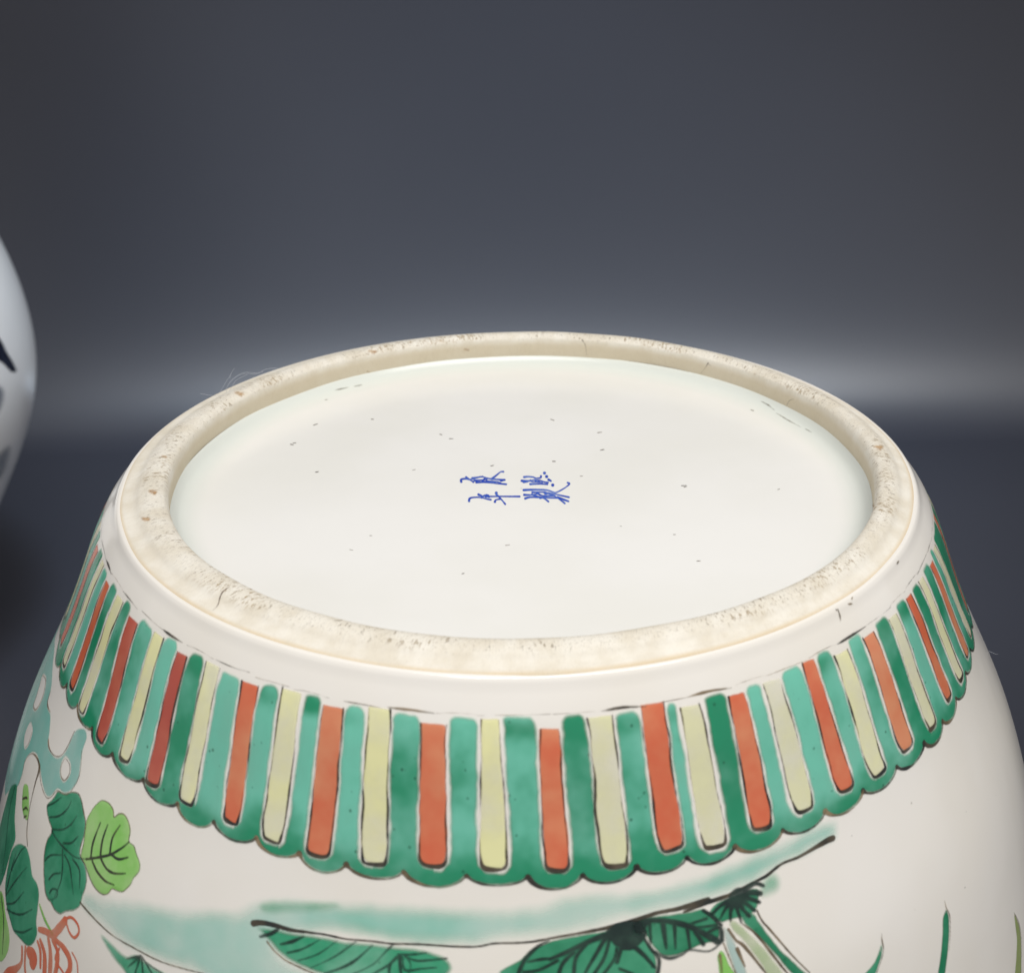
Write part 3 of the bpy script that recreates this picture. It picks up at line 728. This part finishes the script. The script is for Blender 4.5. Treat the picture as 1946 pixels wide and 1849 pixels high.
for mat, P, tip in (('leaf', [(600,1565),(613,1640),(592,1740),(552,1849),(480,1960),(370,1970),(440,1849),(530,1740),(575,1620)], [(597,1500),(600,1560),(613,1640),(592,1740),(552,1849)]),
                    ('leaf', [(1165,1275),(1192,1340),(1198,1480),(1188,1640),(1160,1849),(1140,1970),(1070,1970),(1085,1849),(1115,1640),(1125,1480),(1130,1360)], [(1150,1210),(1165,1275),(1194,1340),(1200,1480),(1190,1640)]),
                    ('olive', [(1758,1315),(1800,1400),(1822,1520),(1827,1700),(1818,1920),(1766,1920),(1778,1700),(1783,1550),(1768,1420)], [(1758,1315),(1800,1400),(1822,1520),(1827,1700)])):
    gb = fill('grass_blade', mat, P, cK, O2)
    lines('outline', 'brown', [(tip, [.3, .5, .35, .3])], cK, gb, O3)
lines('kiln_speck', 'dirt', [([p], d) for p, d in (((860,355), .8), ((335,640), .5), ((1340,430), .5), ((1330,1095), .7), ((1600,285), .5))], cK, jar, O2)

# ------------------------------------------------------------------ paint placed on any mesh (base, foot, second jar): pixel grid cast onto the surface
def bvh_of(o, M_=None):
    me = o.data
    V = [M_ @ v_.co if M_ else v_.co.copy() for v_ in me.vertices]
    return BVHTree.FromPolygons(V, [tuple(p.vertices) for p in me.polygons])
CAMW = Vector((CX * U, -CD * U, (CH + ZF) * U))
def cast(name, parent, mat, tree, sdf_px, bounds, off, step, mmpp, lim=-0.1):
    x0, x1, y0, y1 = bounds
    nx_ = max(3, int((x1 - x0) / step) + 2); ny = max(3, int((y1 - y0) / step) + 2)
    X, Y = np.meshgrid(np.linspace(x0, x1, nx_), np.linspace(y0, y1, ny))
    Q = np.stack([X.ravel(), Y.ravel()], -1)
    sd = sdf_px(Q) * mmpp
    D = ray(Q); V = np.zeros((len(Q), 3))
    near = sd > lim - 2 * step * mmpp
    for i in np.nonzero(near)[0]:
        h_ = tree.ray_cast(CAMW, Vector(D[i]))
        if h_[0] is None:
            sd[i] = -99
        else:
            n_ = h_[1] if h_[1].dot(Vector(D[i])) < 0 else -h_[1]
            V[i] = h_[0] + n_ * off
    used, F = grid_cells(sd, ny, nx_, lim)
    ok = np.array([all(np.abs(sd[used[j]]) < 90 for j in f_) for f_ in F], bool) if len(F) else np.zeros(0, bool)
    F = F[ok]
    if len(F) == 0:
        return None
    return link_mesh(name, V[used], F, mat, parent, True, {'sd': sd[used]})

tb = bvh_of(base); tf = bvh_of(foot)
def px_strokes(S, k=1.0): return [(smooth_poly(P, 4, False) if len(P) > 2 else np.array(P, float), wd) for P, wd in S]
cM = lambda P: [(800 + x / 5.121, 840 + y / 5.121) for x, y in P]
CHARS = [
 [[(392,388),(392,366),(430,358),(480,365),(540,350),(590,338),(640,352),(700,362),(815,370)], [(440,345),(480,370),(510,390)], [(500,352),(560,343),(600,338)], [(520,375),(580,372),(640,366)], [(540,392),(620,392),(700,400),(830,412)], [(690,360),(740,320),(775,292),(802,290)], [(620,362),(600,384),(720,392)], [(780,376),(812,368)], [(640,385),(740,388),(780,405)]],
 [[(1202,302)], [(1223,337)], [(1242,368),(1265,380)], [(1282,420)], [(1005,342),(1040,338),(1090,342),(1120,354),(1165,348),(1168,332)], [(980,378),(1050,380),(1100,372),(1160,375),(1200,390),(1235,395)], [(1065,375),(1090,390),(1150,388)], [(1065,410),(1150,409),(1230,412)], [(1000,390),(1040,385)], [(1110,372),(1130,390),(1180,395)]],
 [[(468,575),(475,550),(510,540),(580,540),(640,555),(680,562)], [(560,512),(590,525)], [(590,540),(625,518),(655,520)], [(630,532),(720,530),(960,531)], [(733,497)], [(733,510),(770,545),(820,605)], [(720,582),(728,565),(770,555)], [(640,518),(662,536)]],
 [[(1000,468),(1100,465),(1220,468),(1290,490),(1320,490),(1380,460),(1430,425),(1445,405),(1428,397)], [(1005,515),(1080,515),(1130,505)], [(1015,550),(1060,538),(1130,540),(1190,545),(1240,580)], [(1085,490),(1140,488),(1210,490)], [(1080,512),(1150,535),(1240,545),(1340,545)], [(1130,495),(1170,520),(1230,525),(1290,520)], [(1200,490),(1260,510),(1330,545),(1400,598)], [(1240,500),(1290,505),(1440,538)], [(1160,545),(1240,530),(1300,525)], [(1330,540),(1435,578)], [(1210,505),(1250,500)]]]
for ci, ch in enumerate(CHARS):
    S = []
    for k_, P in enumerate(ch):
        q = cM(P)
        S.append((q, 8.0 if len(q) == 1 else [6.6, 5.2, 4.6, 5.6]))
    S = px_strokes(S)
    S = [(np.asarray(p), w_) for p, w_ in S]
    allp = np.vstack([p for p, _ in S])
    x0, x1, y0, y1 = bb(allp, 6)
    cast('mark_character', base, 'blue', tb, lambda Q: sd_strokes(Q, S), (x0, x1, y0, y1), 0.00003, 1.0, 0.13, lim=-0.05)

SP = [(600,807,7),(555,845,5),(708,797,4),(603,897,5),(838,826,4),(858,834,7),(1050,798,6),(1140,822,7),(1145,855,6),(1300,923,8),(1303,925,5),(668,1045,6),(965,1036,7),(1328,1066,6),(1282,1016,4),(705,1018,4),(787,893,5),(936,885,5),(1053,877,5),(560,842,5),(1430,780,5),(620,760,4),(1105,905,4),(1480,930,3),(880,1090,4),(1180,1000,3)]
for x, y, d in SP:
    a = random.uniform(-.4, .4)
    S = [(np.array([(x - d * .6, y + a * d * .5), (x + d * .5, y - a * d * .5)]), [3.0, 5.4, 2.8])]
    cast('kiln_speck', base, 'speck', tb, lambda Q: sd_strokes(Q, S), (x - d - 4, x + d + 4, y - d - 3, y + d + 3), 0.00003, 1.2, 0.13, lim=-0.05)
# dirt caught in the corner of the base
for P in ([(636,742),(650,739),(664,736)], [(672,735),(690,731)], [(1445,762),(1460,770),(1472,780)], [(1475,785),(1500,800),(1522,812)], [(1530,815),(1543,822)]):
    S = [(smooth_poly(np.array(P, float), 4, False), [2.4, 5.0, 4.2, 2.2])]
    cast('dirt_mark', base, 'dirt', tb, lambda Q: sd_strokes(Q, S), bb(np.array(P), 6), 0.00003, 1.2, 0.13, lim=-0.05)
# cracks and iron stains on the foot ring
for P, wd in (([(436,1115),(424,1124),(418,1136),(414,1150),(404,1160)], [2.8, 4.4, 3.4, 2.0]), ([(1106,646),(1112,655),(1115,674)], [3.5, 2.6, 2.0]), ([(1346,690),(1338,702),(1326,716)], [3.0, 2.2, 1.6]), ([(1346,692),(1362,700)], [2.0, 1.4]), ([(1510,758),(1500,762),(1494,774)], [2.0, 2.4, 1.4])):
    S = [(smooth_poly(np.array(P, float), 4, False), wd)]
    cast('crack', foot, 'crack', tf, lambda Q: sd_strokes(Q, S), bb(np.array(P), 5), 0.00004, 1.0, 0.12, lim=-0.05)
for x, y, d in ((453,748,15),(707,668,13),(276,986,15),(290,935,14),(700,707,8),(886,665,9),(1668,850,15),(838,648,8),(312,868,10),(1655,960,12)):
    S = [(np.array([(x - d * .35, y - 1), (x + d * .35, y + 1)]), [d * .7, d * .9])]
    cast('iron_stain', foot, 'stain', tf, lambda Q: sd_strokes(Q, S), (x - d - 5, x + d + 5, y - d - 4, y + d + 4), 0.00004, 1.5, 0.12, lim=-0.05)
# scuffs at the glaze edge on the wall
for P in ([(1592,1158),(1596,1170),(1597,1180)], [(1590,1160),(1585,1153)], [(1620,1130),(1618,1140)], [(1612,1148),(1620,1147)], [(1708,1066),(1704,1072)]):
    lines('scuff', 'brown', [(P, [.5, .7, .3])], ident, jar, O2)

# ------------------------------------------------------------------ lint clinging to the far rim, and one hair on the wall
def tube(name, P, r0, parent=None, mat='lint'):
    P = smooth_poly(np.array(P), 5, False); V, F = [], []
    for i, p in enumerate(P):
        t = P[min(i + 1, len(P) - 1)] - P[max(i - 1, 0)]; t = t / (np.linalg.norm(t) + 1e-9)
        a = np.cross(t, [0.3, 0.2, 1.0]); a /= np.linalg.norm(a); b_ = np.cross(t, a)
        r = r0 * (1 - .6 * i / len(P))
        for k in range(5):
            th = k * 2 * math.pi / 5
            V.append(p + r * (math.cos(th) * a + math.sin(th) * b_))
    for i in range(len(P) - 1):
        for k in range(5):
            F.append((i * 5 + k, i * 5 + (k + 1) % 5, (i + 1) * 5 + (k + 1) % 5, (i + 1) * 5 + k))
    return link_mesh(name, V, F, mat, parent)
def at_depth(px, dist):
    return np.array(CAMW) + ray(px) * dist
# distance of the rim under the wisp
hp = tf.ray_cast(CAMW, Vector(ray((440, 762))))[0]
dr = (hp - CAMW).length + 0.002
wisp = empty('lint_wisp', tuple(hp), 'thin pale wisp of lint fibres clinging to the far rim of the foot', 'lint')
for P in ([(527,699),(505,702),(488,711),(470,710),(455,713),(440,724),(428,742)], [(500,706),(485,709),(465,708),(448,716),(434,730),(430,745)], [(442,704),(436,716),(428,728),(420,742),(414,750)], [(470,712),(450,722),(440,736),(436,744)], [(446,700),(440,708),(437,720)], [(380,748),(405,752),(425,752)]):
    tube('fibre', [at_depth(p, dr + 0.001 * math.sin(i)) - np.array(hp) for i, p in enumerate(P)], 0.00005, wisp)
hpx = wall([(1878, 1238)])[0]
hq = surf(hpx[0], hpx[1], 0.0002)
dd = float(np.linalg.norm(hq - np.array(CAMW)))
hair = tube('hair', [hq, at_depth((1886, 1240), dd), at_depth((1893, 1243), dd), at_depth((1897, 1243), dd)], 0.00004)
hair['label'] = 'single short pale hair sticking out from the jar wall beside the striped border'
hair['category'] = 'hair'

# ------------------------------------------------------------------ second jar standing behind
J2 = (-0.325, 0.355, 0.0)
jar2 = empty('white_jar', J2, 'rounded white jar with dark blue painting, standing behind the striped jar', 'jar')
kn2 = [(0.0, 0.058), (0.05, 0.070), (0.10, 0.095), (0.13, 0.1075), (0.15, 0.1112), (0.17, 0.1107), (0.20, 0.1042), (0.24, 0.083), (0.265, 0.062), (0.28, 0.053), (0.30, 0.050), (0.312, 0.054)]
z2, r2 = cubic(kn2[::-1], 160)
a = np.linspace(0, 2 * np.pi, 256, endpoint=False)
V = np.stack([r2[:, None] * np.cos(a), r2[:, None] * np.sin(a), z2[:, None] + 0 * a], -1).reshape(-1, 3)
idx = np.arange(160 * 256).reshape(160, 256); nn = np.roll(idx, -1, 1)
F = np.stack([idx[:-1], nn[:-1], nn[1:], idx[1:]], -1).reshape(-1, 4)
ob2 = link_mesh('body', V, F, 'jar2', jar2)
Vb = [(*(r * math.cos(t), r * math.sin(t)), z) for r, z in ((0.0535, 0.3118), (0.048, 0.3118), (0.044, 0.30), (0.046, 0.26)) for t in a[::4]]
Fb = [(i * 64 + k, i * 64 + (k + 1) % 64, (i + 1) * 64 + (k + 1) % 64, (i + 1) * 64 + k) for i in range(3) for k in range(64)]
link_mesh('mouth_rim', Vb, Fb, 'jar2', jar2)
t2 = bvh_of(ob2, Matrix.Translation(J2))
def paint2(name, mat, P, step=3.0):
    W = smooth_poly(np.array(P, float), 5)
    o_ = cast(name, jar2, mat, t2, lambda Q: sd_poly(Q, W), bb(W, 2), 0.0001, step, 0.25)
    if o_:
        for v_ in o_.data.vertices:
            v_.co = v_.co - Vector(J2)
paint2('blue_leaf', 'cobalt', [(-40,600),(0,642),(14,668),(26,688),(33,706),(20,708),(4,692),(-20,676),(-60,640)])
paint2('grey_blue_patch', 'greyblue', [(-60,700),(-10,722),(12,740),(8,775),(-15,800),(-60,790)])  # soft-edged grey-blue patches on the second jar's belly, here and below
paint2('grey_blue_patch', 'greyblue', [(14,842),(26,850),(20,885),(4,915),(-30,930),(-50,900),(-10,860)])

for P in ([(-120,560),(-70,590),(-50,640),(-70,690),(-120,700),(-160,660),(-165,600)], [(-230,640),(-180,700),(-170,760),(-210,800),(-260,760),(-275,690)], [(-110,740),(-80,770),(-85,820),(-130,850),(-165,820),(-150,770)]):
    paint2('blue_leaf', 'cobalt', P, 5.0)
